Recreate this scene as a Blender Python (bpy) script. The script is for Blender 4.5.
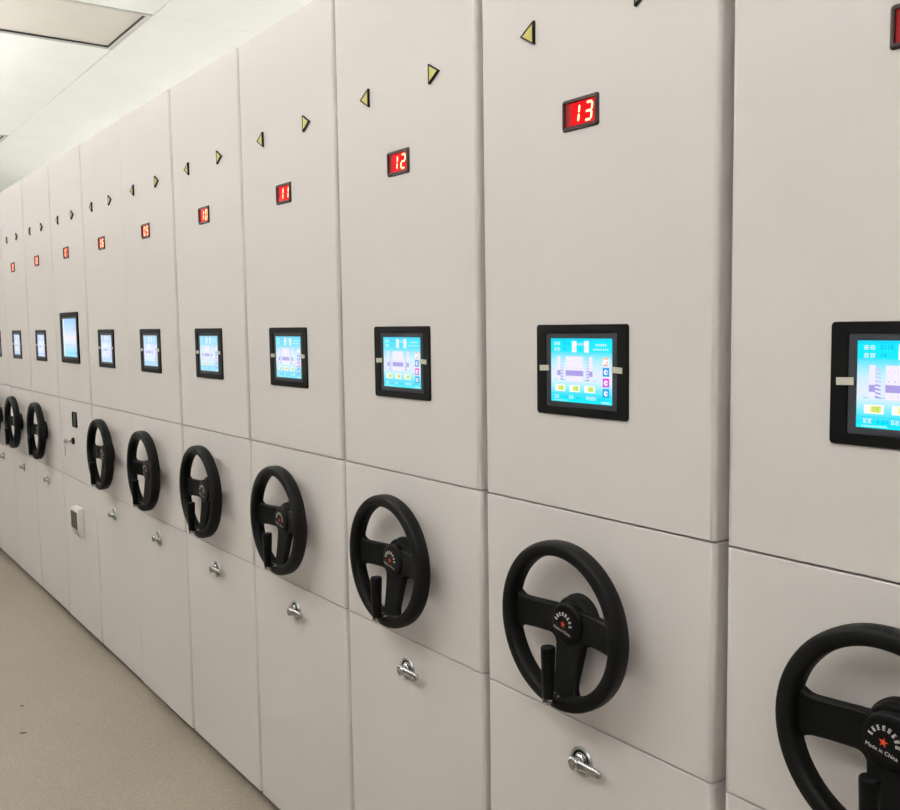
import bpy, bmesh, math, random
from mathutils import Matrix, Vector

for o in list(bpy.data.objects):
    bpy.data.objects.remove(o, do_unlink=True)
scene = bpy.context.scene
COL = scene.collection

# ------------------------------------------------------------------ camera
F_PX, YAW, PITCH, ROLL = 935.0, -0.94566, -0.08719, -0.01428
CAM = Vector((2.10246, -1.17965, 1.51828))
cy, sy, cp, sp = math.cos(YAW), math.sin(YAW), math.cos(PITCH), math.sin(PITCH)
fwd = Vector((sy * cp, cy * cp, sp))
r0 = Vector((cy, -sy, 0))
u0 = r0.cross(fwd)
cr, sr = math.cos(ROLL), math.sin(ROLL)
right = cr * r0 + sr * u0
up = -sr * r0 + cr * u0
cam = bpy.data.cameras.new('camera')
cam.sensor_fit = 'HORIZONTAL'
cam.sensor_width = 36.0
cam.lens = F_PX / 900.0 * 36.0
cam.clip_start = 0.02
cam_o = bpy.data.objects.new('camera', cam)
COL.objects.link(cam_o)
M3 = Matrix((right, up, -fwd)).transposed()
cam_o.matrix_world = Matrix.Translation(CAM) @ M3.to_4x4()
scene.camera = cam_o

# ------------------------------------------------------------------ world and exposure
w = bpy.data.worlds.new('world')
scene.world = w
w.use_nodes = True
w.node_tree.nodes['Background'].inputs[0].default_value = (0.9, 0.95, 1.0, 1)
w.node_tree.nodes['Background'].inputs[1].default_value = 0.15
vs = scene.view_settings
vs.view_transform = 'Standard'
vs.look = 'None'
vs.gamma = 1.0
vs.use_curve_mapping = False
vs.exposure = 0.0
LAMP_UP, LAMP_DOWN, LAMP_BACK, LAMP_TUBE = 132.0, 1.0, 64.0, 44.0          # radiance of the added, unseen lamps
LAMP_COL = (1.0, 0.985, 0.97)

# ------------------------------------------------------------------ materials
MATS = {}


def mat(name, col, rough=0.5, metal=0.0, noise=0.0, nscale=40.0, bump=0.0, bscale=300.0,
        emit=None, estr=0.0, spec=0.5, coat=0.0):
    m = bpy.data.materials.new(name)
    m.use_nodes = True
    nt = m.node_tree
    b = nt.nodes['Principled BSDF']
    b.inputs['Base Color'].default_value = (*col, 1)
    b.inputs['Roughness'].default_value = rough
    b.inputs['Metallic'].default_value = metal
    b.inputs['Specular IOR Level'].default_value = spec
    b.inputs['Coat Weight'].default_value = coat
    if noise or bump:
        tc = nt.nodes.new('ShaderNodeTexCoord')
    if noise:
        n = nt.nodes.new('ShaderNodeTexNoise')
        n.inputs['Scale'].default_value = nscale
        n.inputs['Detail'].default_value = 6
        nt.links.new(tc.outputs['Object'], n.inputs['Vector'])
        r = nt.nodes.new('ShaderNodeValToRGB')
        r.color_ramp.elements[0].position = 0.3
        r.color_ramp.elements[1].position = 0.7
        r.color_ramp.elements[0].color = (*[c * (1 - noise) for c in col], 1)
        r.color_ramp.elements[1].color = (*[min(1, c * (1 + noise)) for c in col], 1)
        nt.links.new(n.outputs['Fac'], r.inputs['Fac'])
        nt.links.new(r.outputs['Color'], b.inputs['Base Color'])
    if bump:
        n2 = nt.nodes.new('ShaderNodeTexNoise')
        n2.inputs['Scale'].default_value = bscale
        n2.inputs['Detail'].default_value = 3
        nt.links.new(tc.outputs['Object'], n2.inputs['Vector'])
        bm_ = nt.nodes.new('ShaderNodeBump')
        bm_.inputs['Strength'].default_value = bump
        bm_.inputs['Distance'].default_value = 0.002
        nt.links.new(n2.outputs['Fac'], bm_.inputs['Height'])
        nt.links.new(bm_.outputs['Normal'], b.inputs['Normal'])
    if emit:
        b.inputs['Emission Color'].default_value = (*emit, 1)
        b.inputs['Emission Strength'].default_value = estr
    MATS[name] = m
    return m


PAINT = mat('powder_coat', (0.71, 0.658, 0.636), 0.55, noise=0.012, nscale=3, bump=0.05, bscale=900, spec=0.3)
PLINTH = mat('dark_plinth', (0.02, 0.02, 0.02), 0.7)
BLACK = mat('black_rubber', (0.0042, 0.0042, 0.0038), 0.5, noise=0.15, nscale=60, bump=0.10, bscale=700, spec=0.12)
BLACKP = mat('black_plastic', (0.0035, 0.0035, 0.0035), 0.4, spec=0.12)
GREYP = mat('smoked_grey', (0.038, 0.040, 0.048), 0.3, spec=0.15)
DISPF = mat('brown_black_frame', (0.035, 0.020, 0.018), 0.35, spec=0.2)
LENS = mat('red_lens', (0.11, 0.008, 0.008), 0.25, spec=0.15, emit=(1.0, 0.015, 0.02), estr=0.14)  # faint emission stands for digit light scattered through the lens
GLOW = mat('digit_glow', (0.02, 0.002, 0.002), 0.3, spec=0.03, emit=(1.0, 0.0, 0.006), estr=0.85)  # glow around the digits, painted as an emissive plate behind them
LED = mat('led_segment', (1, 0.3, 0.2), 0.4, emit=(1.0, 0.40, 0.20), estr=3.0)
YELLOW = mat('yellow_lens', (0.52, 0.46, 0.12), 0.4, spec=0.2)
CHROME = mat('chrome', (0.52, 0.52, 0.51), 0.16, metal=1.0)
STEEL = mat('satin_steel', (0.46, 0.46, 0.45), 0.3, metal=1.0)
TAPE = mat('tape', (0.62, 0.60, 0.50), 0.6)
WHITEINK = mat('white_print', (0.75, 0.75, 0.70), 0.5)
REDINK = mat('red_print', (0.75, 0.06, 0.015), 0.5)
WHITEP = mat('white_plastic', (0.80, 0.76, 0.73), 0.35)
SMOKE = mat('smoked_window', (0.055, 0.045, 0.04), 0.15)
GREENP = mat('green_window', (0.008, 0.05, 0.03), 0.3)
TILE = mat('ceiling_tile', (0.84, 0.87, 0.825), 0.85, noise=0.02, nscale=2.5, bump=0.05, bscale=400)
GRID = mat('ceiling_grid', (0.42, 0.42, 0.37), 0.7)
DIFF = mat('diffuser', (0.64, 0.61, 0.545), 0.5, noise=0.03, nscale=5)
ALU = mat('light_frame', (0.52, 0.51, 0.47), 0.4, metal=0.25)
WALLM = mat('wall_paint', (0.36, 0.35, 0.34), 0.8, noise=0.015, nscale=2)
WALLW = mat('wall_white', (0.80, 0.80, 0.76), 0.8, noise=0.015, nscale=2)
SCUFF = mat('dirt', (0.06, 0.05, 0.045), 0.8)
LAMPUP = mat('added_lamp_up', (1, 1, 1), 0.5, emit=LAMP_COL, estr=LAMP_UP)
LAMPBK = mat('added_lamp_back', (1, 1, 1), 0.5, emit=LAMP_COL, estr=LAMP_BACK)
LAMPTB = mat('added_lamp_tube', (1, 1, 1), 0.5, emit=LAMP_COL, estr=LAMP_TUBE)
LAMPDN = mat('added_lamp_down', (1, 1, 1), 0.5, emit=LAMP_COL, estr=LAMP_DOWN)

# floor: sheet vinyl, faint mottling and fine scuffs
FLOOR = mat('vinyl_floor', (0.270, 0.226, 0.181), 0.45, noise=0.07, nscale=1.3, bump=0.03, bscale=250)
nt = FLOOR.node_tree
b = nt.nodes['Principled BSDF']
src = b.inputs['Base Color'].links[0].from_socket
n = nt.nodes.new('ShaderNodeTexNoise')
n.inputs['Scale'].default_value = 120
n.inputs['Detail'].default_value = 4
tc = nt.nodes.new('ShaderNodeTexCoord')
nt.links.new(tc.outputs['Object'], n.inputs['Vector'])
rr = nt.nodes.new('ShaderNodeValToRGB')
rr.color_ramp.elements[0].position = 0.25
rr.color_ramp.elements[0].color = (0.74, 0.74, 0.74, 1)
rr.color_ramp.elements[1].position = 0.6
rr.color_ramp.elements[1].color = (1.0, 1.0, 1.0, 1)
nt.links.new(n.outputs['Fac'], rr.inputs['Fac'])
mx = nt.nodes.new('ShaderNodeMix')
mx.data_type = 'RGBA'
mx.blend_type = 'MULTIPLY'
mx.inputs[0].default_value = 1.0
nt.links.new(src, mx.inputs[6])
nt.links.new(rr.outputs['Color'], mx.inputs[7])
nt.links.new(mx.outputs[2], b.inputs['Base Color'])

# lit LCD picture: emission from the picture's colours
LCD = bpy.data.materials.new('lcd_picture')
LCD.use_nodes = True
nt = LCD.node_tree
b = nt.nodes['Principled BSDF']
at = nt.nodes.new('ShaderNodeAttribute')
at.attribute_name = 'Col'
b.inputs['Base Color'].default_value = (0.01, 0.01, 0.01, 1)
b.inputs['Roughness'].default_value = 0.3
b.inputs['Specular IOR Level'].default_value = 0.05
nt.links.new(at.outputs['Color'], b.inputs['Emission Color'])
b.inputs['Emission Strength'].default_value = 1.0


# ------------------------------------------------------------------ mesh helpers
def link(name, mesh, m=None, parent=None, loc=(0, 0, 0), rot=(0, 0, 0)):
    o = bpy.data.objects.new(name, mesh)
    COL.objects.link(o)
    if m is not None and len(mesh.materials) == 0:
        mesh.materials.append(m)
    o.location = loc
    o.rotation_euler = rot
    if parent is not None:
        o.parent = parent
    return o


def tag(o, label=None, cat=None, group=None, kind=None):
    if label: o['label'] = label
    if cat: o['category'] = cat
    if group: o['group'] = group
    if kind: o['kind'] = kind
    return o


def fin(bm, name, smooth=False, angle=35):
    bmesh.ops.recalc_face_normals(bm, faces=bm.faces)
    me = bpy.data.meshes.new(name)
    if smooth:
        for f in bm.faces:
            f.smooth = True
        for e in bm.edges:
            if len(e.link_faces) == 2 and e.calc_face_angle(0) > math.radians(angle):
                e.smooth = False
    bm.to_mesh(me)
    bm.free()
    return me


def box(bm, x0, x1, y0, y1, z0, z1):
    r = bmesh.ops.create_cube(bm, size=1.0)
    for v in r['verts']:
        v.co = Vector(((x0 + x1) / 2 + v.co.x * (x1 - x0), (y0 + y1) / 2 + v.co.y * (y1 - y0),
                       (z0 + z1) / 2 + v.co.z * (z1 - z0)))
    return r['verts']


def box_mesh(name, x0, x1, y0, y1, z0, z1, bev=0.0, seg=2):
    bm = bmesh.new()
    box(bm, x0, x1, y0, y1, z0, z1)
    if bev:
        bmesh.ops.bevel(bm, geom=list(bm.edges), offset=bev, segments=seg, profile=0.5, affect='EDGES')
    return fin(bm, name, bool(bev))


def prism(bm, pts, y0, y1):
    """outline in the x-z plane, extruded from y0 (front) to y1 (back)"""
    a = [bm.verts.new((x, y0, z)) for x, z in pts]
    c = [bm.verts.new((x, y1, z)) for x, z in pts]
    bm.faces.new(a)
    bm.faces.new(c[::-1])
    n_ = len(pts)
    for i in range(n_):
        bm.faces.new((a[i], c[i], c[(i + 1) % n_], a[(i + 1) % n_]))


def rrect(w_, h_, r, seg=4, cx=0.0, cz=0.0):
    out = []
    for qx, qz, a0 in ((1, 1, 0), (-1, 1, 90), (-1, -1, 180), (1, -1, 270)):
        for k in range(seg + 1):
            a = math.radians(a0 + 90 * k / seg)
            out.append((cx + qx * (w_ / 2 - r) + r * math.cos(a), cz + qz * (h_ / 2 - r) + r * math.sin(a)))
    return out


def ring_frame(bm, outer, inner, yf, yb, ch=0.0015, ci=None):
    """a frame between two outlines with equal point counts; front at yf, back at yb, chamfered outer rim"""
    ci = ch if ci is None else ci
    n_ = len(outer)
    cx = sum(p[0] for p in outer) / n_
    cz = sum(p[1] for p in outer) / n_

    def sh(p, d):
        v = Vector((p[0] - cx, p[1] - cz))
        l_ = v.length
        v *= (l_ - d) / l_
        return (cx + v.x, cz + v.y)
    loops = []
    for pts, y in ((outer, yb), (outer, yf + ch), ([sh(p, ch) for p in outer], yf), ([sh(p, -ci) for p in inner], yf),
                   (inner, yf + ci), (inner, yb)):
        loops.append([bm.verts.new((p[0], y, p[1])) for p in pts])
    for a, c in zip(loops, loops[1:] + loops[:1]):
        for i in range(n_):
            j = (i + 1) % n_
            bm.faces.new((a[i], a[j], c[j], c[i]))


def lathe(bm, prof, seg=32, axis_y=True, close=True):
    """profile (radius, d): revolved about the -y axis (d = distance out of the facade)"""
    rings = []
    for r, d in prof:
        if r < 1e-6:
            rings.append([bm.verts.new((0, -d, 0))])
        else:
            rings.append([bm.verts.new((r * math.cos(2 * math.pi * k / seg), -d, r * math.sin(2 * math.pi * k / seg)))
                          for k in range(seg)])
    for a, c in zip(rings, rings[1:]):
        for k in range(seg):
            j = (k + 1) % seg
            if len(a) == 1 and len(c) == 1:
                continue
            if len(a) == 1:
                bm.faces.new((a[0], c[k], c[j]))
            elif len(c) == 1:
                bm.faces.new((a[k], c[0], a[j]))
            else:
                bm.faces.new((a[k], c[k], c[j], a[j]))
    if close and len(rings[0]) > 1:
        bm.faces.new(rings[0])
    if close and len(rings[-1]) > 1:
        bm.faces.new(rings[-1][::-1])


def lathe_z(bm, prof, seg=24):
    """profile (radius, z)"""
    rings = [[bm.verts.new((r * math.cos(2 * math.pi * k / seg), r * math.sin(2 * math.pi * k / seg), z))
              for k in range(seg)] for r, z in prof]
    for a, c in zip(rings, rings[1:]):
        for k in range(seg):
            j = (k + 1) % seg
            bm.faces.new((a[k], a[j], c[j], c[k]))
    bm.faces.new(rings[0][::-1])
    bm.faces.new(rings[-1])


def text_mesh(name, body, size, align='CENTER'):
    cu = bpy.data.curves.new('t', 'FONT')
    cu.body = body
    cu.size = size
    cu.align_x = align
    cu.align_y = 'CENTER'
    cu.resolution_u = 3
    o = bpy.data.objects.new('t', cu)
    COL.objects.link(o)
    dg = bpy.context.evaluated_depsgraph_get()
    dg.update()
    me = bpy.data.meshes.new_from_object(o.evaluated_get(dg))
    bpy.data.objects.remove(o, do_unlink=True)
    me.name = name
    return me


# ------------------------------------------------------------------ the room
CH = 2.845                     # ceiling height
FZ = -0.014                    # floor level, the panels' lower edge is 44 mm above it
RX0, RX1, RY0, RY1 = -9.76, 4.04, -3.376, 2.624
def struct(name, me, m, parent=None):
    o = link(name, me, m, parent)
    o['kind'] = 'structure'
    return o


floor = struct('floor', box_mesh('floor', RX0, RX1, RY0, RY1, -0.1, FZ), FLOOR)
ceiling = struct('ceiling', box_mesh('ceiling', RX0, RX1, RY0, RY1, CH + 0.014, CH + 0.12), GRID)
struct('wall_left', box_mesh('wall_left', RX0 - 0.12, RX0, RY0, RY1, FZ, CH + 0.014), WALLW)
struct('wall_right', box_mesh('wall_right', RX1, RX1 + 0.12, RY0, RY1, FZ, CH + 0.014), WALLM)
struct('wall_back', box_mesh('wall_back', RX0 - 0.12, RX1 + 0.12, RY1, RY1 + 0.12, FZ, CH + 0.014), WALLW)
struct('wall_front', box_mesh('wall_front', RX0 - 0.12, RX1 + 0.12, RY0 - 0.12, RY0, FZ, CH + 0.014), WALLM)

# ceiling tiles, 0.6 m grid
GX, GY = -1.96, 0.224
tile_me = box_mesh('ceiling_tile', -0.2994, 0.2994, -0.2982, 0.2982, 0, 0.0125)
panel_cells = set()
for k in range(-4, 3):
    panel_cells.add((-1 - 5 * k, -1))
ix0, ix1 = round((RX0 - GX) / 0.6), round((RX1 - GX) / 0.6)
iy0, iy1 = round((RY0 - GY) / 0.6), round((RY1 - GY) / 0.6)
PAN = []
for i in range(ix0, ix1):
    for j in range(iy0, iy1):
        c = (GX + (i + 0.5) * 0.6, GY + (j + 0.5) * 0.6, CH)
        if (i, j) in panel_cells and i in (-1, -6):
            PAN.append(c)
            continue
        link('tile', tile_me, TILE, ceiling, c)

strip_me = box_mesh('joint_strip', -0.007, 0.007, 0.002, 2.398, -0.0012, 0.0, 0.0004, 1)
for k in (0, -5, -10):
    link('joint_strip', strip_me, TILE, ceiling, (GX + 0.6 * k, GY, CH))

# recessed square panels in the ceiling
fr_me = bmesh.new()
ring_o, ring_i = rrect(0.596, 0.596, 0.002, 1), rrect(0.552, 0.552, 0.002, 1)
ring_frame(fr_me, ring_o, ring_i, -0.004, 0.0125, 0.002)
fr_me = fin(fr_me, 'panel_frame')
in_me = bmesh.new()
ring_frame(in_me, rrect(0.5515, 0.5515, 0.002, 1), rrect(0.542, 0.542, 0.002, 1), -0.001, 0.0125, 0.0005)
in_me = fin(in_me, 'inner_frame')
hs_me = box_mesh('housing', -0.297, 0.297, -0.297, 0.297, 0.0126, 0.0138)
df_me = box_mesh('diffuser', -0.2705, 0.2705, -0.2705, 0.2705, 0.0060, 0.0124)
for q, c in enumerate(PAN):
    e = bpy.data.objects.new('recessed_ceiling_panel', None)
    COL.objects.link(e)
    e.location = c
    e.empty_display_size = 0.1
    # ring_frame works in x-z with y as depth: turn so that "front" looks down
    link('frame', fr_me, ALU, e, rot=(math.radians(90), 0, 0))
    link('inner_frame', in_me, PLINTH, e, rot=(math.radians(90), 0, 0))  # black ring: shade of the recess put into its colour
    link('housing', hs_me, PLINTH, e)
    link('diffuser', df_me, DIFF, e)
    tag(e, 'square recessed ceiling panel with dark edge gap, largest at upper left' if q == 1 or c[0] > -3
        else 'far recessed ceiling panel, only a dark corner showing at left edge', 'ceiling panel',
        'recessed square panels in the ceiling')

# dirt specks on the floor
for (x, y, s, a) in ((-1.931, -0.446, 0.010, 0.5), (-1.653, -0.498, 0.014, 1.1)):
    bm = bmesh.new()
    pts = [(s * (1 + 0.3 * math.sin(5 * t)) * math.cos(t), 0.6 * s * math.sin(t)) for t in
           [2 * math.pi * k / 9 for k in range(9)]]
    vs_ = [bm.verts.new((px, py, 0.0)) for px, py in pts]
    top = bm.verts.new((0, 0, 0.003))
    for k in range(9):
        bm.faces.new((vs_[k], vs_[(k + 1) % 9], top))
    link('dirt_speck', fin(bm, 'dirt_speck'), SCUFF, floor, (x, y, FZ + 0.0002), (0, 0, a))

# added pendant lamps, out of view, to light the ceiling and panels
lb_me = bmesh.new()
box(lb_me, -0.75, 0.75, -0.05, 0.05, -0.02, 0.02)
for y_ in (-0.052, 0.048):                       # side louvres added to keep direct light off the panels
    box(lb_me, -0.75, 0.75, y_, y_ + 0.004, -0.02, 0.048)
lb_me = fin(lb_me, 'added_lamp_body')
lb2_me = box_mesh('added_lamp_body', -0.75, 0.75, -0.05, 0.05, -0.02, 0.02)
lk_me = box_mesh('added_lamp_up', -0.73, 0.73, -0.042, 0.042, 0.0205, 0.024)
lu_me = box_mesh('added_lamp_up', -0.73, 0.73, -0.042, 0.042, 0.0205, 0.024)
ld_me = box_mesh('added_lamp_down', -0.73, 0.73, -0.042, 0.042, -0.034, -0.0205)
wr_me = []
for h in (CH - 1.82, CH - 2.52):
    bm = bmesh.new()
    lathe_z(bm, [(0.0015, 0.0), (0.0015, h)], 8)
    wr_me.append(fin(bm, 'wire'))
ORD = ('first', 'second', 'third', 'fourth', 'fifth', 'sixth', 'seventh')
ADDED_LAMPS = [(-7.9 + 1.85 * k, -1.5, 1.82, 0, k) for k in range(7)] + [(-8.3 + 1.85 * k, 1.6, 2.52, 1, k) for k in range(7)]
for x, y, z, row, q in ADDED_LAMPS:
    e = bpy.data.objects.new('added_pendant_lamp', None)
    COL.objects.link(e)
    e.location = (x, y, z)
    e.empty_display_size = 0.1
    link('body', (lb_me, lb2_me)[row], ALU, e)
    link('upper_diffuser', (lu_me, lk_me)[row], (LAMPUP, LAMPBK)[row], e)
    link('lower_diffuser', ld_me, LAMPDN, e)
    for s in (-0.6, 0.6):
        link('wire', wr_me[row], STEEL, e, (s, 0, 0.0))
    tag(e, 'added linear pendant lamp, out of view over the %s, %s from the far end' % (('aisle', 'shelving tops')[row], ORD[q]), 'lamp',
        ('added linear pendant lamps over the aisle', 'added linear pendant lamps over the shelving tops')[row])

# added bare tube battens, out of view above the aisle, to brighten the upper panels
bt_me = box_mesh('batten', -0.63, 0.63, -0.03, 0.03, -0.05, 0.0, 0.004, 1)
bm = bmesh.new()
bmesh.ops.create_cone(bm, cap_ends=True, segments=16, radius1=0.014, radius2=0.014, depth=1.18,
                      matrix=Matrix.Translation((0, 0, -0.085)) @ Matrix.Rotation(math.pi / 2, 4, 'Y'))
tb_me = fin(bm, 'tube', True)
hd_me = box_mesh('tube_holder', -0.012, 0.012, -0.016, 0.016, -0.105, -0.049, 0.003, 1)
for k in range(9):
    e = bpy.data.objects.new('added_tube_lamp', None)
    COL.objects.link(e)
    e.location = (-7.9 + 1.4 * k, -1.62, CH)
    e.empty_display_size = 0.1
    link('batten', bt_me, ALU, e)
    link('tube', tb_me, LAMPTB, e)
    for x in (-0.602, 0.602):
        link('tube_holder', hd_me, WHITEP, e, (x, 0, 0))
    tag(e, 'added bare tube lamp, out of view on a ceiling batten over the aisle, %s from the far end' % (ORD + ('eighth', 'ninth'))[k], 'lamp',
        'added bare tube lamps on the aisle ceiling')

# ------------------------------------------------------------------ hand wheel
WR, WB = 0.1555, 0.0500
bm = bmesh.new()
NS, NT = 72, 20
sa, sb = 0.0140, 0.0178
rings = []
for i in range(NS):
    a = 2 * math.pi * i / NS
    ring = []
    for k in range(NT):
        t = 2 * math.pi * k / NT
        ct, st = math.cos(t), math.sin(t)
        ex = 2 / 3.2
        rr_ = (WR - sa) + sa * math.copysign(abs(ct) ** ex, ct)
        d = WB + sb * math.copysign(abs(st) ** ex, st)
        ring.append(bm.verts.new((rr_ * math.cos(a), -d, rr_ * math.sin(a))))
    rings.append(ring)
for i in range(NS):
    for k in range(NT):
        a_, c_ = rings[i], rings[(i + 1) % NS]
        bm.faces.new((a_[k], a_[(k + 1) % NT], c_[(k + 1) % NT], c_[k]))
RIM = fin(bm, 'wheel_rim', True, 60)


def spoke(name, stations, ang):
    """stations: (r, half width, front depth, thickness); swept along +r, then turned by ang"""
    bm_ = bmesh.new()
    secs = []
    ca, sa_ = math.cos(ang), math.sin(ang)
    for r, hw, d, t in stations:
        e_ = 0.003
        sec = []
        for u, dd in ((-hw, d - t), (-hw, d - e_), (-hw + e_, d), (hw - e_, d), (hw, d - e_), (hw, d - t)):
            x, z = r * ca - u * sa_, r * sa_ + u * ca
            sec.append(bm_.verts.new((x, -dd, z)))
        secs.append(sec)
    for a, c in zip(secs, secs[1:]):
        for k in range(6):
            bm_.faces.new((a[k], a[(k + 1) % 6], c[(k + 1) % 6], c[k]))
    bm_.faces.new(secs[0])
    bm_.faces.new(secs[-1][::-1])
    return fin(bm_, name, True, 30)


HS = [(0.012, 0.0285, 0.033, 0.015), (0.05, 0.028, 0.035, 0.015), (0.085, 0.0275, 0.041, 0.015),
      (0.108, 0.028, 0.046, 0.015), (0.115, 0.0295, 0.0475, 0.015), (0.121, 0.033, 0.0485, 0.015),
      (0.128, 0.039, 0.049, 0.014), (0.135, 0.047, 0.049, 0.012)]
VSP = [(0.012, 0.036, 0.033, 0.015), (0.045, 0.034, 0.035, 0.015), (0.08, 0.0295, 0.041, 0.015),
       (0.106, 0.0265, 0.046, 0.015), (0.114, 0.0275, 0.0475, 0.015), (0.121, 0.029, 0.0485, 0.015),
       (0.128, 0.035, 0.049, 0.014), (0.135, 0.043, 0.049, 0.012)]
SPOKES = [spoke('spoke', HS, math.pi), spoke('spoke', HS, 0.0), spoke('spoke', VSP, -math.pi / 2)]
# web filling the corners between the spokes
bm = bmesh.new()
R_ = 0.016
pts = [(0.05, 0.0275), (0.05, -0.0275)]
cxr, czr = 0.0325 + R_, -0.0275 - R_
pts += [(cxr + R_ * math.cos(math.radians(a)), czr + R_ * math.sin(math.radians(a))) for a in range(90, 181, 15)]
pts += [(0.0315, -0.052), (-0.0315, -0.052)]
pts += [(-cxr - R_ * math.cos(math.radians(a)), czr + R_ * math.sin(math.radians(a))) for a in range(180, 89, -15)]
pts += [(-0.05, -0.0275), (-0.05, 0.0275)]
prism(bm, pts, -0.0335, -0.0185)
WEB = fin(bm, 'hub_web')
bm = bmesh.new()
lathe(bm, [(0.050, 0.0), (0.050, 0.006), (0.047, 0.009), (0.047, 0.020), (0.0435, 0.0245), (0.030, 0.026)], 40)
BOSS = fin(bm, 'hub', True, 40)
bm = bmesh.new()
lathe(bm, [(0.039, 0.020), (0.039, 0.0345), (0.038, 0.0378), (0.0355, 0.0398), (0.0315, 0.0404), (0.0, 0.0405)], 40)
CAPM = fin(bm, 'hub_cap', True, 40)
bm = bmesh.new()
pts = [((0.0066 if k % 2 == 0 else 0.0027) * math.cos(math.radians(90 + 36 * k)),
        (0.0066 if k % 2 == 0 else 0.0027) * math.sin(math.radians(90 + 36 * k))) for k in range(10)]
prism(bm, pts, -0.0003, 0.0003)
STAR = fin(bm, 'star')


def glyph_rects(w_, h_, rng):
    """an unreadable square character: a few bars inside a w x h cell centred on 0"""
    out = []
    for f in (-0.42, 0.0 + rng.uniform(-0.1, 0.1), 0.42):
        ww = rng.uniform(0.6, 1.0) * w_
        out.append((-ww / 2, ww / 2, f * h_ - 0.07 * h_, f * h_ + 0.07 * h_))
    for f in (-0.33, rng.uniform(-0.1, 0.35)):
        out.append((f * w_ - 0.07 * w_, f * w_ + 0.07 * w_, -0.48 * h_, 0.48 * h_))
    return out


rng = random.Random(4)
bm = bmesh.new()
for k in range(8):
    a = math.radians(168 - k * 22.5)
    cx_, cz_ = 0.0195 * math.cos(a), 0.0195 * math.sin(a)
    ca, sa_ = math.cos(a - math.pi / 2), math.sin(a - math.pi / 2)
    for (x0, x1, z0, z1) in glyph_rects(0.0042, 0.0066, rng):
        prism(bm, [(cx_ + x * ca - z * sa_, cz_ + x * sa_ + z * ca) for x, z in ((x0, z0), (x1, z0), (x1, z1), (x0, z1))],
              -0.0003, 0.0003)
ARC = fin(bm, 'emblem_lettering')
MADE = text_mesh('emblem_caption', 'Made in China', 0.0078)
MADE.materials.append(WHITEINK)
# folding crank grip on the rim
bm = bmesh.new()
lathe_z(bm, [(0.0085, 0.0), (0.0112, 0.004), (0.0122, 0.05), (0.0136, 0.088), (0.0136, 0.0945), (0.0122, 0.0965)], 28)
GRIP = fin(bm, 'crank_grip', True, 40)
bm = bmesh.new()
lathe(bm, [(0.009, 0.060), (0.009, 0.072), (0.0075, 0.074)], 20)
box(bm, -0.0085, -0.0045, -0.090, -0.070, -0.006, 0.012)
box(bm, 0.0045, 0.0085, -0.090, -0.070, -0.006, 0.012)
bmesh.ops.create_cone(bm, cap_ends=True, segments=12, radius1=0.004, radius2=0.004, depth=0.022,
                      matrix=Matrix.Translation((0, -0.081, -0.001)) @ Matrix.Rotation(math.pi / 2, 4, 'Y'))
JOINT = fin(bm, 'crank_hinge', True, 35)


def add_wheel(par, x, rot=0.0):
    o = link('hand_wheel', RIM, BLACK, par, (x, 0, 0.9685), (0, rot, 0))
    o['label'] = 'black three-spoke hand wheel'
    link('hub', BOSS, BLACK, o)
    link('hub_web', WEB, BLACK, o)
    for s in SPOKES:
        link('spoke', s, BLACK, o)
    link('hub_cap', CAPM, BLACKP, o)
    er = math.radians(11)
    link('star', STAR, REDINK, o, (-0.007, -0.0406, -0.002), (0, er, 0))['label'] = 'small red star'
    link('emblem_lettering', ARC, WHITEINK, o, (-0.007, -0.0407, -0.002), (0, er, 0))
    c, s = math.cos(-er), math.sin(-er)
    px, pz = 0.0, -0.0125
    link('emblem_caption', MADE, WHITEINK, o, (-0.007 + px * c - pz * s, -0.0410, -0.002 + px * s + pz * c), (math.pi / 2, er, 0))
    link('crank_hinge', JOINT, CHROME, o, (0, 0, -0.131))['label'] = 'chrome crank hinge'
    link('crank_grip', GRIP, BLACKP, o, (0, -0.083, -0.1290))


# ------------------------------------------------------------------ T-handle lock
bm = bmesh.new()
lathe(bm, [(0.0285, 0.0), (0.0285, 0.002), (0.027, 0.0042), (0.0225, 0.0042), (0.0215, 0.0022), (0.0, 0.0022)], 36)
LK_DISC = fin(bm, 'lock', True, 30)
bm = bmesh.new()
lathe(bm, [(0.0215, 0.0018), (0.0215, 0.003), (0.0175, 0.003), (0.0175, 0.0018)], 36, close=False)
LK_RING = fin(bm, 'ring', False)
bm = bmesh.new()
lathe(bm, [(0.0145, 0.002), (0.0145, 0.007), (0.0125, 0.009), (0.0125, 0.0225), (0.011, 0.0245), (0.0, 0.0245)], 28)
LK_BARREL = fin(bm, 'barrel', True, 35)
bm = bmesh.new()
SEC = [(-0.014, 0.0105, 0.0225, 0.014), (0.0, 0.0115, 0.0235, 0.015), (0.02, 0.0100, 0.0225, 0.013),
       (0.045, 0.0090, 0.0205, 0.011), (0.058, 0.0082, 0.0195, 0.010), (0.063, 0.0050, 0.0185, 0.007)]
secs = []
for x, hz, d, t in SEC:
    secs.append([bm.verts.new((x, -(d - t / 2) - (t / 2) * math.cos(2 * math.pi * k / 14),
                               hz * math.sin(2 * math.pi * k / 14))) for k in range(14)])
for a, c in zip(secs, secs[1:]):
    for k in range(14):
        bm.faces.new((a[k], a[(k + 1) % 14], c[(k + 1) % 14], c[k]))
bm.faces.new(secs[0])
bm.faces.new(secs[-1][::-1])
LK_LEVER = fin(bm, 'lever', True, 50)


def add_lock(par, x, tilt=0.0):
    o = link('lock', LK_DISC, STEEL, par, (x, 0, 0.698), (0, tilt, 0))
    o['label'] = 'chrome turn-handle lock'
    link('ring', LK_RING, BLACKP, o)
    link('barrel', LK_BARREL, CHROME, o)
    link('lever', LK_LEVER, CHROME, o)


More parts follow.
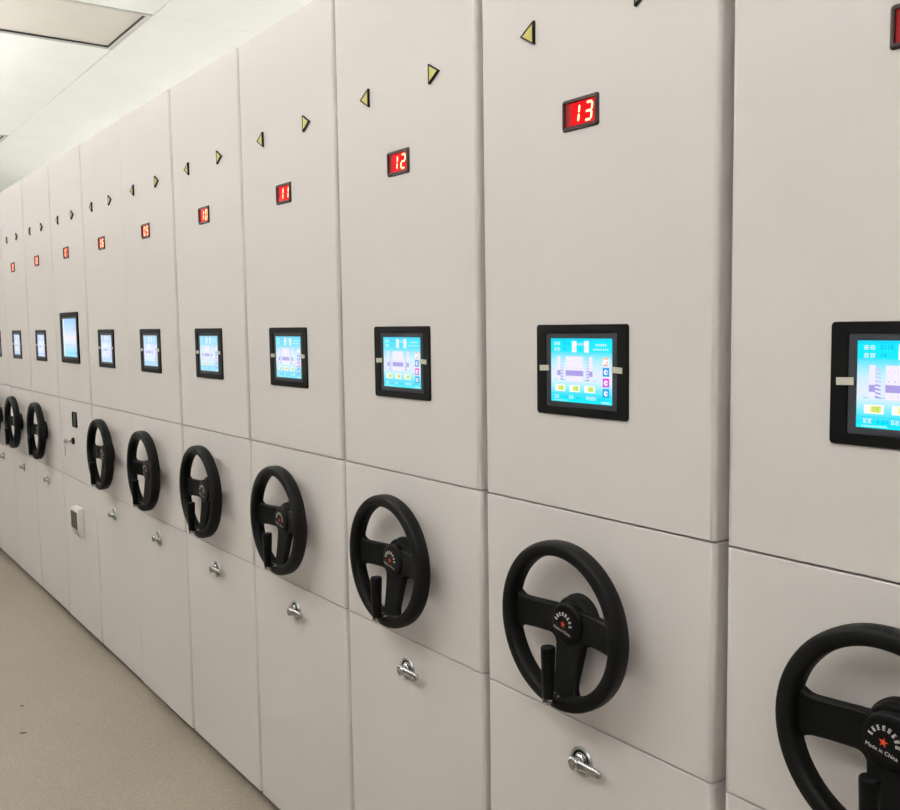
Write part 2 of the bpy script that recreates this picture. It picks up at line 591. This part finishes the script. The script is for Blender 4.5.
# ------------------------------------------------------------------ arrows
def arrow_meshes(s):
    tri = [(-s * 0.0205, 0.0), (s * 0.0175, 0.0215), (s * 0.0175, -0.0215)]
    cx_ = sum(p[0] for p in tri) / 3
    inn = [((p[0] - cx_) * 0.78 + cx_, p[1] * 0.78) for p in tri]
    if s < 0:
        tri, inn = tri[::-1], inn[::-1]
    bm_ = bmesh.new()
    ring_frame(bm_, tri, inn, -0.006, 0.0, 0.0008)
    fr = fin(bm_, 'arrow_frame')
    bm_ = bmesh.new()
    prism(bm_, [((p[0] - cx_) * 0.79 + cx_, p[1] * 0.79) for p in tri], -0.0048, 0.0)
    return fr, fin(bm_, 'arrow_lens')


AR = {1: arrow_meshes(1), -1: arrow_meshes(-1)}

# ------------------------------------------------------------------ number display
bm = bmesh.new()
ring_frame(bm, rrect(0.092, 0.056, 0.005), rrect(0.077, 0.042, 0.001, 4), -0.0050, 0.0, 0.0042, 0.0005)
ND_FRAME = fin(bm, 'number_display')
ND_GLOW = box_mesh('digit_glow', -0.0245, 0.036, -0.0018, -0.001, -0.0195, 0.0195)
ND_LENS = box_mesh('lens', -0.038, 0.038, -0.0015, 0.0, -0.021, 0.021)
SEGS = {'0': 'abcdef', '1': 'bc', '2': 'abged', '3': 'abgcd', '4': 'fgbc', '5': 'afgcd', '6': 'afgedc', '7': 'abc',
        '8': 'abcdefg', '9': 'abcdfg'}


def digit_mesh(ch):
    w_, h_, t = 0.0195, 0.034, 0.0042
    g = 0.0006
    hw, hh = w_ / 2, h_ / 2
    seg = {'a': ('h', hh - t / 2), 'g': ('h', 0), 'd': ('h', -hh + t / 2),
           'f': ('v', -hw + t / 2, 0, hh), 'b': ('v', hw - t / 2, 0, hh),
           'e': ('v', -hw + t / 2, -hh, 0), 'c': ('v', hw - t / 2, -hh, 0)}
    bm_ = bmesh.new()
    for s in SEGS[ch]:
        q = seg[s]
        if q[0] == 'h':
            z = q[1]
            x0, x1 = -hw + t / 2 + g, hw - t / 2 - g
            pts = [(x0, z), (x0 + t / 2, z + t / 2), (x1 - t / 2, z + t / 2), (x1, z), (x1 - t / 2, z - t / 2), (x0 + t / 2, z - t / 2)]
        else:
            x, z0, z1 = q[1:]
            z0 += g + (t / 2 if z0 < 0 else 0)
            z1 -= g + (t / 2 if z1 > 0 else 0)
            pts = [(x, z0), (x + t / 2, z0 + t / 2), (x + t / 2, z1 - t / 2), (x, z1), (x - t / 2, z1 - t / 2), (x - t / 2, z0 + t / 2)]
        prism(bm_, [(px + pz * 0.13, pz) for px, pz in pts], -0.0021, -0.0014)
    return fin(bm_, 'digit')


DIG = {c: digit_mesh(c) for c in '0123456789'}

# ------------------------------------------------------------------ touch screens
def picture(name, w_, h_, n_txt, wash, big=False):
    """the lit picture as flat coloured patches; u right, v down, 0..1"""
    me = bpy.data.meshes.new(name)
    V, Fc, Cc = [], [], []
    rg = random.Random(11)
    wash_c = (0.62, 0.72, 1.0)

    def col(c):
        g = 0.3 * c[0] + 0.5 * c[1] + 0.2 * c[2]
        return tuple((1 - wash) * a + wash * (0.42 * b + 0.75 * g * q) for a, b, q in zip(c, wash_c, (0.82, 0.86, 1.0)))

    def poly(pts, cols, lay):
        i = len(V)
        for u, v in pts:
            V.append(((u - 0.5) * w_, -0.0002 * lay, (0.5 - v) * h_))
        Fc.append(list(range(i, i + len(pts))))
        Cc.extend([col(c) for c in cols])

    def rect(u0, u1, v0, v1, c, lay, c2=None):
        c2 = c2 or c
        poly([(u0, v0), (u0, v1), (u1, v1), (u1, v0)], [c, c2, c2, c], lay)

    def blob_text(u0, u1, v0, v1, nch, c, lay):
        cw = (u1 - u0) / nch
        for k in range(nch):
            for (x0, x1, z0, z1) in glyph_rects(0.84 * cw, v1 - v0, rg):
                cu_, cv_ = u0 + (k + 0.5) * cw, (v0 + v1) / 2
                rect(cu_ + x0, cu_ + x1, cv_ + z0, cv_ + z1, c, lay)

    if not big:
        PL = (0.80, 0.86, 1.0)
        stops = [(0, (0.0, 0.66, 0.98)), (0.06, (0.0, 0.84, 1.0)), (0.20, (0.0, 0.84, 1.0)), (0.215, (0.08, 0.80, 0.98)), (0.42, (0.62, 0.90, 1.0)),
                 (0.56, PL), (0.66, (0.72, 0.90, 1.0)), (0.80, (0.20, 0.86, 1.0)), (0.92, (0.0, 0.80, 1.0)), (1.0, (0.0, 0.86, 1.0))]
        for (v0, c0), (v1, c1) in zip(stops, stops[1:]):
            rect(0, 1, v0, v1, c0, 0, c1)
        WH, LV, PU, BL = (0.98, 0.95, 1.0), (0.90, 0.86, 1.0), (0.42, 0.36, 0.80), (0.02, 0.35, 0.85)
        blob_text(0.055, 0.165, 0.055, 0.105, 2, LV, 1)
        blob_text(0.055, 0.165, 0.145, 0.195, 2, LV, 1)
        for u0 in (0.36, 0.56):
            rect(u0, u0 + 0.075, 0.04, 0.215, WH, 1)
            rect(u0, u0 + 0.075, 0.14, 0.175, LV, 2)
        rect(0.44, 0.555, 0.075, 0.105, (0.45, 0.75, 1.0), 1)
        rect(0.49, 0.505, 0.16, 0.18, BL, 1)
        blob_text(0.74, 0.92, 0.085, 0.115, 5, WH, 1)
        blob_text(0.70, 0.95, 0.155, 0.18, 8, WH, 1)
        # shelving drawing
        rect(0.11, 0.165, 0.28, 0.66, LV, 1)
        rect(0.11, 0.165, 0.505, 0.585, PU, 2)
        rect(0.64, 0.695, 0.28, 0.66, LV, 1)
        rect(0.64, 0.695, 0.505, 0.585, PU, 2)
        rect(0.255, 0.545, 0.28, 0.67, (0.92, 0.87, 0.99), 1)
        rect(0.255, 0.545, 0.50, 0.585, PU, 2)
        for k in range(5):
            rect(0.275 + 0.057 * k, 0.284 + 0.057 * k, 0.455, 0.468, PU if k != 2 else BL, 2)
            rect(0.275 + 0.057 * k, 0.284 + 0.057 * k, 0.345, 0.355, (0.7, 0.66, 0.95), 2)
            rect(0.31 + 0.057 * k, 0.3115 + 0.057 * k, 0.28, 0.67, (0.80, 0.76, 0.97), 1.5)
        for s, ub in ((1, 0.165), (-1, 0.64)):
            for k in range(8):
                v = 0.31 + 0.045 * k
                poly([(ub, v), (ub, v + 0.022), (ub + s * 0.05, v + 0.035), (ub + s * 0.05, v + 0.018)],
                     [(0.62, 0.60, 0.95)] * 4 if k < 4 else [PU] * 4, 1)
            rect(min(ub, ub + s * 0.09), max(ub, ub + s * 0.09), 0.648, 0.655, (0.25, 0.45, 0.85), 2)
        rect(0.06, 0.105, 0.648, 0.655, (0.25, 0.45, 0.85), 2)
        rect(0.70, 0.745, 0.648, 0.655, (0.25, 0.45, 0.85), 2)
        # three buttons
        for u0 in (0.07, 0.315, 0.56):
            rect(u0, u0 + 0.175, 0.73, 0.835, (1.0, 0.99, 0.92), 1)
            g0 = u0 + 0.055
            poly([(g0, 0.745), (g0, 0.82), (g0 + 0.095, 0.82), (g0 + 0.095, 0.745)],
                 [(0.97, 0.93, 0.35), (0.97, 0.93, 0.35), (0.60, 0.88, 0.12), (0.60, 0.88, 0.12)], 2)
            blob_text(g0 + 0.01, g0 + 0.085, 0.755, 0.81, 2, (0.45, 0.62, 0.08), 3)
        # side icons
        for v0, c0, c1 in ((0.285, (1.0, 0.93, 0.95), (1.0, 0.45, 0.10)), (0.44, (0.0, 0.32, 0.85), WH),
                           (0.60, (0.85, 0.03, 0.75), WH), (0.76, (0.0, 0.36, 0.85), WH)):
            rect(0.855, 0.955, v0, v0 + 0.13, c0, 1)
            if v0 < 0.3:
                rect(0.865, 0.945, v0 + 0.005, v0 + 0.025, c1, 2)
                rect(0.865, 0.945, v0 + 0.105, v0 + 0.125, (1.0, 0.35, 0.30), 2)
                poly([(0.935, v0 + 0.05), (0.90, v0 + 0.095), (0.912, v0 + 0.10), (0.945, v0 + 0.06)], [(0.9, 0.4, 0.5)] * 4, 2)
            else:
                pts = [(0.905 + 0.033 * math.cos(math.radians(a)), v0 + 0.068 + 0.043 * math.sin(math.radians(a))) for a in range(0, -360, -45)]
                poly(pts, [c1] * 8, 2)
                poly([(0.91, v0 + 0.05), (0.90, v0 + 0.075), (0.93, v0 + 0.085), (0.935, v0 + 0.07)], [c0] * 4, 3)
        # bottom rows
        rect(0, 1, 0.868, 0.874, (0.0, 0.62, 0.92), 1)
        blob_text(0.06, 0.145, 0.895, 0.945, 2, LV, 1)
        blob_text(0.305, 0.385, 0.895, 0.945, 2, LV, 1)
        blob_text(0.59, 0.755, 0.895, 0.945, 4, LV, 1)
        for u0 in (0.19, 0.235, 0.27, 0.43, 0.475, 0.80, 0.84, 0.88):
            blob_text(u0, u0 + 0.02, 0.90, 0.94, 1, (0.0, 0.45, 0.85), 1)
        blob_text(0.05, 0.28, 0.968, 0.985, 10, (0.85, 0.97, 1.0), 1)
        blob_text(0.83, 0.97, 0.955, 0.985, 6, (0.95, 0.98, 1.0), 1)
        for body, u0, v0, size in (('011K', 0.20, 0.08, 0.0092), (n_txt, 0.20, 0.17, 0.0092)):
            tm = text_mesh('t', body, size, 'LEFT')
            i = len(V)
            for v in tm.vertices:
                V.append((v.co.x + (u0 - 0.5) * w_, -0.0002, v.co.y + (0.5 - v0) * h_))
            for p in tm.polygons:
                Fc.append([i + k for k in p.vertices])
                Cc.extend([col((0.0, 0.42, 0.90))] * len(p.vertices))
            bpy.data.meshes.remove(tm)
    else:
        stops = [(0, (0.30, 0.62, 0.95)), (0.25, (0.50, 0.74, 0.98)), (0.5, (0.85, 0.84, 0.98)), (0.68, (0.72, 0.84, 1.0)), (0.85, (0.36, 0.78, 1.0)), (1.0, (0.22, 0.78, 1.0))]
        for (v0, c0), (v1, c1) in zip(stops, stops[1:]):
            rect(0, 1, v0, v1, c0, 0, c1)
        rect(0.0, 0.12, 0.0, 1.0, (0.72, 0.90, 1.0), 1, (0.80, 0.95, 1.0))
        blob_text(0.70, 0.92, 0.255, 0.30, 3, (0.85, 0.35, 0.45), 2)
        for k in range(4):
            rect(0.20 + 0.18 * k, 0.34 + 0.18 * k, 0.47, 0.55, (0.95, 0.80, 0.72), 2)
            blob_text(0.20 + 0.19 * k, 0.28 + 0.19 * k, 0.68, 0.73, 1, (0.20, 0.30, 0.65), 2)
        blob_text(0.22, 0.80, 0.90, 0.925, 8, (0.20, 0.50, 0.85), 2)
        rect(0.86, 0.93, 0.88, 0.93, (0.10, 0.35, 0.75), 2)
    me.from_pydata(V, [], Fc)
    ca = me.color_attributes.new('Col', 'FLOAT_COLOR', 'CORNER')
    k = 0
    # colours follow the order in which the corners were listed
    for p in me.polygons:
        for li in p.loop_indices:
            ca.data[li].color = (*Cc[k], 1)
            k += 1
    me.materials.append(LCD)
    return me


def screen_frames(w_, h_, iw, ih, lw, lh, d):
    bm_ = bmesh.new()
    ring_frame(bm_, rrect(w_, h_, 0.006), rrect(iw, ih, 0.002), -d, 0.0, 0.0015)
    a = fin(bm_, 'touch_screen')
    bm_ = bmesh.new()
    ring_frame(bm_, rrect(iw, ih, 0.002), rrect(lw, lh, 0.001), -d + 0.0018, 0.0, 0.0008)
    c = fin(bm_, 'inner_frame')
    return a, c


SC_A, SC_B = screen_frames(0.234, 0.167, 0.182, 0.135, 0.1575, 0.1165, 0.0040)
SB_A, SB_B = screen_frames(0.330, 0.247, 0.285, 0.205, 0.256, 0.185, 0.006)
TABM = box_mesh('tape_tab', -0.0125, 0.0125, -0.0006, 0.0004, -0.0052, 0.0052)


def add_screen(par, x, n_txt, wash):
    o = link('touch_screen', SC_A, BLACKP, par, (x, 0, 1.4295))
    o['label'] = 'black-framed touch screen'
    link('inner_frame', SC_B, GREYP, o)
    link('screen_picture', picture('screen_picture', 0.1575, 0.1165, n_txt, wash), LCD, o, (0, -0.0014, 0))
    link('tape_tab', TABM, TAPE, o, (-0.0945, -0.0044, 0.003), (0, math.radians(-2), 0))
    link('tape_tab', TABM, TAPE, o, (0.0925, -0.0044, 0.004), (0, math.radians(3), 0))


# ------------------------------------------------------------------ shelving units
XL = {5: -4.198, 6: -3.588, 7: -2.966, 8: -2.366, 9: -1.769, 10: -1.1805, 11: -0.587, 12: 0.0, 13: 0.5943, 14: 1.1988}
for k in (4, 3, 2, 1):
    XL[k] = XL[k + 1] - 0.60
XL[15] = 1.80
GAP = {14: 0.028, 13: 0.026, 12: 0.024, 11: 0.014, 10: 0.014, 9: 0.013, 8: 0.004, 7: 0.012, 6: 0.014, 5: 0.012}
YO = {14: 0.0, 13: 0.0, 12: 0.001, 11: 0.0, 10: 0.0, 9: -0.002, 8: 0.001, 7: 0.0, 6: 0.001, 5: 0.0}
ZB, Z2, Z1, ZT = 0.03, 0.7725, 1.168, 2.35
DEPTH = 1.9


def panel_mesh(w_, h_):
    """front panel, 40 mm deep with rounded upright edges; origin at lower left front"""
    R0 = 0.009
    pts = []
    for k in range(6):
        a = math.radians(180 + 90 * k / 5)
        pts.append((R0 + R0 * math.cos(a), R0 + R0 * math.sin(a)))
    for k in range(6):
        a = math.radians(270 + 90 * k / 5)
        pts.append((w_ - R0 + R0 * math.cos(a), R0 + R0 * math.sin(a)))
    pts += [(w_, 0.042), (0, 0.042)]
    bm_ = bmesh.new()
    e_ = 0.001

    def ins(p, d):
        return (min(max(p[0], d), w_ - d), max(p[1], d))
    loops = []
    for z, d in ((0, e_), (e_, 0), (h_ - e_, 0), (h_, e_)):
        loops.append([bm_.verts.new((*(ins(p, d) if d else p), z)) for p in pts])
    for a, c in zip(loops, loops[1:]):
        for i in range(len(pts)):
            j = (i + 1) % len(pts)
            bm_.faces.new((a[i], a[j], c[j], c[i]))
    bm_.faces.new(loops[0][::-1])
    bm_.faces.new(loops[-1])
    me = fin(bm_, 'front_panel', True, 40)
    for p in me.polygons:                       # the big flat faces stay flat
        if p.area > 0.012:
            p.use_smooth = False
    return me


# special fittings of unit 07
bm = bmesh.new()
ring_frame(bm, rrect(0.076, 0.076, 0.004), rrect(0.058, 0.060, 0.002), -0.006, 0.0, 0.001)
SLOT_A = fin(bm, 'card_reader')
SLOT_B = box_mesh('window', -0.029, 0.029, -0.002, 0.0, -0.030, 0.030)
bm = bmesh.new()
lathe(bm, [(0.0165, 0.0), (0.0165, 0.006), (0.014, 0.009), (0.0, 0.009)], 24)
KS_A = fin(bm, 'key_switch', True, 35)
bm = bmesh.new()
box(bm, -0.0012, 0.0012, -0.030, -0.009, -0.004, 0.004)
lathe(bm, [(0.001, 0.03), (0.001, 0.031)], 8)
bmesh.ops.create_cone(bm, cap_ends=True, segments=18, radius1=0.0115, radius2=0.0115, depth=0.003,
                      matrix=Matrix.Translation((0, -0.038, 0)) @ Matrix.Rotation(math.pi / 2, 4, 'Y'))
KS_KEY = fin(bm, 'key')
bm = bmesh.new()
for k in range(20):                                   # split ring
    a0, a1 = 2 * math.pi * k / 20, 2 * math.pi * (k + 1) / 20
    for (ra, rb) in ((0.0105, 0.0120),):
        v = [bm.verts.new((x_, -0.044 - r * math.cos(a) * 0.3, -0.010 + r * math.sin(a))) for x_ in (-0.001, 0.001)
             for r, a in ((ra, a0), (rb, a0), (rb, a1), (ra, a1))]
        for f in ((0, 1, 2, 3), (7, 6, 5, 4), (1, 5, 6, 2), (0, 3, 7, 4)):
            bm.faces.new([v[i] for i in f])
KS_RING = fin(bm, 'key_ring')
bm = bmesh.new()
prism(bm, [(0.011 * math.cos(2 * math.pi * k / 14), -0.032 + 0.011 * math.sin(2 * math.pi * k / 14)) for k in range(14)], -0.0445, -0.0425)
prism(bm, [(-0.004, -0.040), (0.004, -0.040), (0.004, -0.066), (0.001, -0.070), (-0.004, -0.066)], -0.0443, -0.0427)
KS_KEY2 = fin(bm, 'hanging_key')
# white breaker box with smoked flap
bm = bmesh.new()
prof = [(0.0, 0.0), (0.022, -0.004), (0.030, -0.018), (0.030, -0.105), (0.020, -0.143), (0.0, -0.150)]   # (d, z)
L_ = [[bm.verts.new((x, -d, z)) for d, z in prof] for x in (-0.0675, 0.0675)]
for k in range(len(prof)):
    j = (k + 1) % len(prof)
    bm.faces.new((L_[0][k], L_[0][j], L_[1][j], L_[1][k]))
bm.faces.new(L_[0])
bm.faces.new(L_[1][::-1])
bmesh.ops.bevel(bm, geom=[e for e in bm.edges], offset=0.002, segments=2, profile=0.5, affect='EDGES')
BRK_A = fin(bm, 'breaker_box', True, 40)
BRK_B = box_mesh('smoked_flap', -0.053, 0.053, -0.0325, -0.028, -0.105, -0.020, 0.001, 1)
BRK_C = box_mesh('screw_cap', -0.004, 0.004, -0.0235, -0.019, -0.012, -0.007, 0.0008, 1)

WORDS = ('one two three four five six seven eight nine ten eleven twelve thirteen fourteen fifteen').split()
WHERE = {15: 'beyond unit fourteen', 14: 'rightmost, cut off by the frame', 13: 'second from the right',
         12: 'third from the right', 11: 'fourth from the right', 10: 'fifth from the right',
         9: 'second nearer than the wheelless unit', 8: 'next nearer than the wheelless unit',
         6: 'just beyond the wheelless unit', 5: 'second beyond the wheelless unit',
         4: 'mere sliver at the left edge', 3: 'hidden past the left edge', 2: 'second last at the far end',
         1: 'last at the far end'}
OFF = {14: 0.006}                # fittings of this unit sit slightly off its middle
ES = 0.0035                     # the rounded upright edge sets the outline back by this much
CX0 = 0.2795 + ES
for nmb in range(15, 0, -1):
    W_ = (XL[nmb + 1] - XL[nmb] if nmb < 15 else 0.6) - GAP.get(nmb, 0.012) + ES
    CX = CX0 + OFF.get(nmb, 0.0)
    e = bpy.data.objects.new('mobile_shelving_unit', None)
    COL.objects.link(e)
    e.location = (XL[nmb] - ES, YO.get(nmb, 0.0), 0)
    e.empty_display_size = 0.1
    link('carcass', box_mesh('carcass', 0.003, W_ - 0.003, 0.041, DEPTH, ZB + 0.002, ZT - 0.012), PAINT, e)
    link('plinth', box_mesh('plinth', 0.012, W_ - 0.012, 0.07, DEPTH - 0.02, FZ, ZB + 0.002), PLINTH, e)
    g = 0.0018
    link('upper_panel', panel_mesh(W_, ZT - Z1 - g), PAINT, e, (0, 0, Z1 + g))
    link('middle_panel', panel_mesh(W_, Z1 - Z2 - 2 * g), PAINT, e, (0, 0, Z2 + g))
    link('lower_panel', panel_mesh(W_, Z2 - ZB - g), PAINT, e, (0, 0, ZB))
    for s, x in ((1, -0.137), (-1, 0.148)):
        a = link('direction_arrow', AR[s][0], BLACKP, e, (CX + x, 0, 2.0515))
        a['label'] = 'black-edged yellow arrow pointing ' + ('left' if s == 1 else 'right')
        link('arrow_lens', AR[s][1], YELLOW, a)
    txt = '%02d' % nmb
    nd = link('number_display', ND_FRAME, DISPF, e, (CX + 0.0005, 0, 1.8845))
    nd['label'] = 'red lit number display reading ' + txt
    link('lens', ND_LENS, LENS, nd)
    link('digit_glow', ND_GLOW, GLOW, nd)
    link('digit', DIG[txt[0]], LED, nd, (-0.0105, 0, 0))
    link('digit', DIG[txt[1]], LED, nd, (0.0215, 0, 0))
    if nmb == 7:
        o = link('touch_screen', SB_A, BLACKP, e, (0.2785, 0, 1.4745))
        o['label'] = 'large black-framed touch screen'
        link('inner_frame', SB_B, GREYP, o)
        link('screen_picture', picture('screen_picture_large', 0.256, 0.185, '', 0.1, True), LCD, o, (0, -0.0014, 0))
        o = link('card_reader', SLOT_A, BLACKP, e, (0.2945, 0, 1.0735))
        link('window', SLOT_B, GREENP, o)
        o = link('key_switch', KS_A, BLACKP, e, (0.2495, 0, 0.965))
        link('key', KS_KEY, STEEL, o)
        link('key_ring', KS_RING, STEEL, o)
        link('hanging_key', KS_KEY2, STEEL, o)
        o = link('breaker_box', BRK_A, WHITEP, e, (0.3055, 0, 0.644))
        o['label'] = 'white switch box with dark smoked flap'
        link('smoked_flap', BRK_B, SMOKE, o)
        link('screw_cap', BRK_C, GREYP, o)
        tag(e, 'pale shelving unit without hand wheel, larger touch screen and white switch box', 'cabinet',
            'mobile shelving units in one long row')
    else:
        add_screen(e, CX, str(nmb), min(0.85, max(0.0, (12.7 - nmb) * 0.19)))  # farther screens paler: oblique viewing angle mixed into their colours
        add_wheel(e, CX)
        add_lock(e, CX + 0.0005, 0.0)
        tag(e, 'shelving unit with red number %s and a hand wheel, %s' % (WORDS[nmb - 1], WHERE[nmb]), 'cabinet',
            'mobile shelving units in one long row')
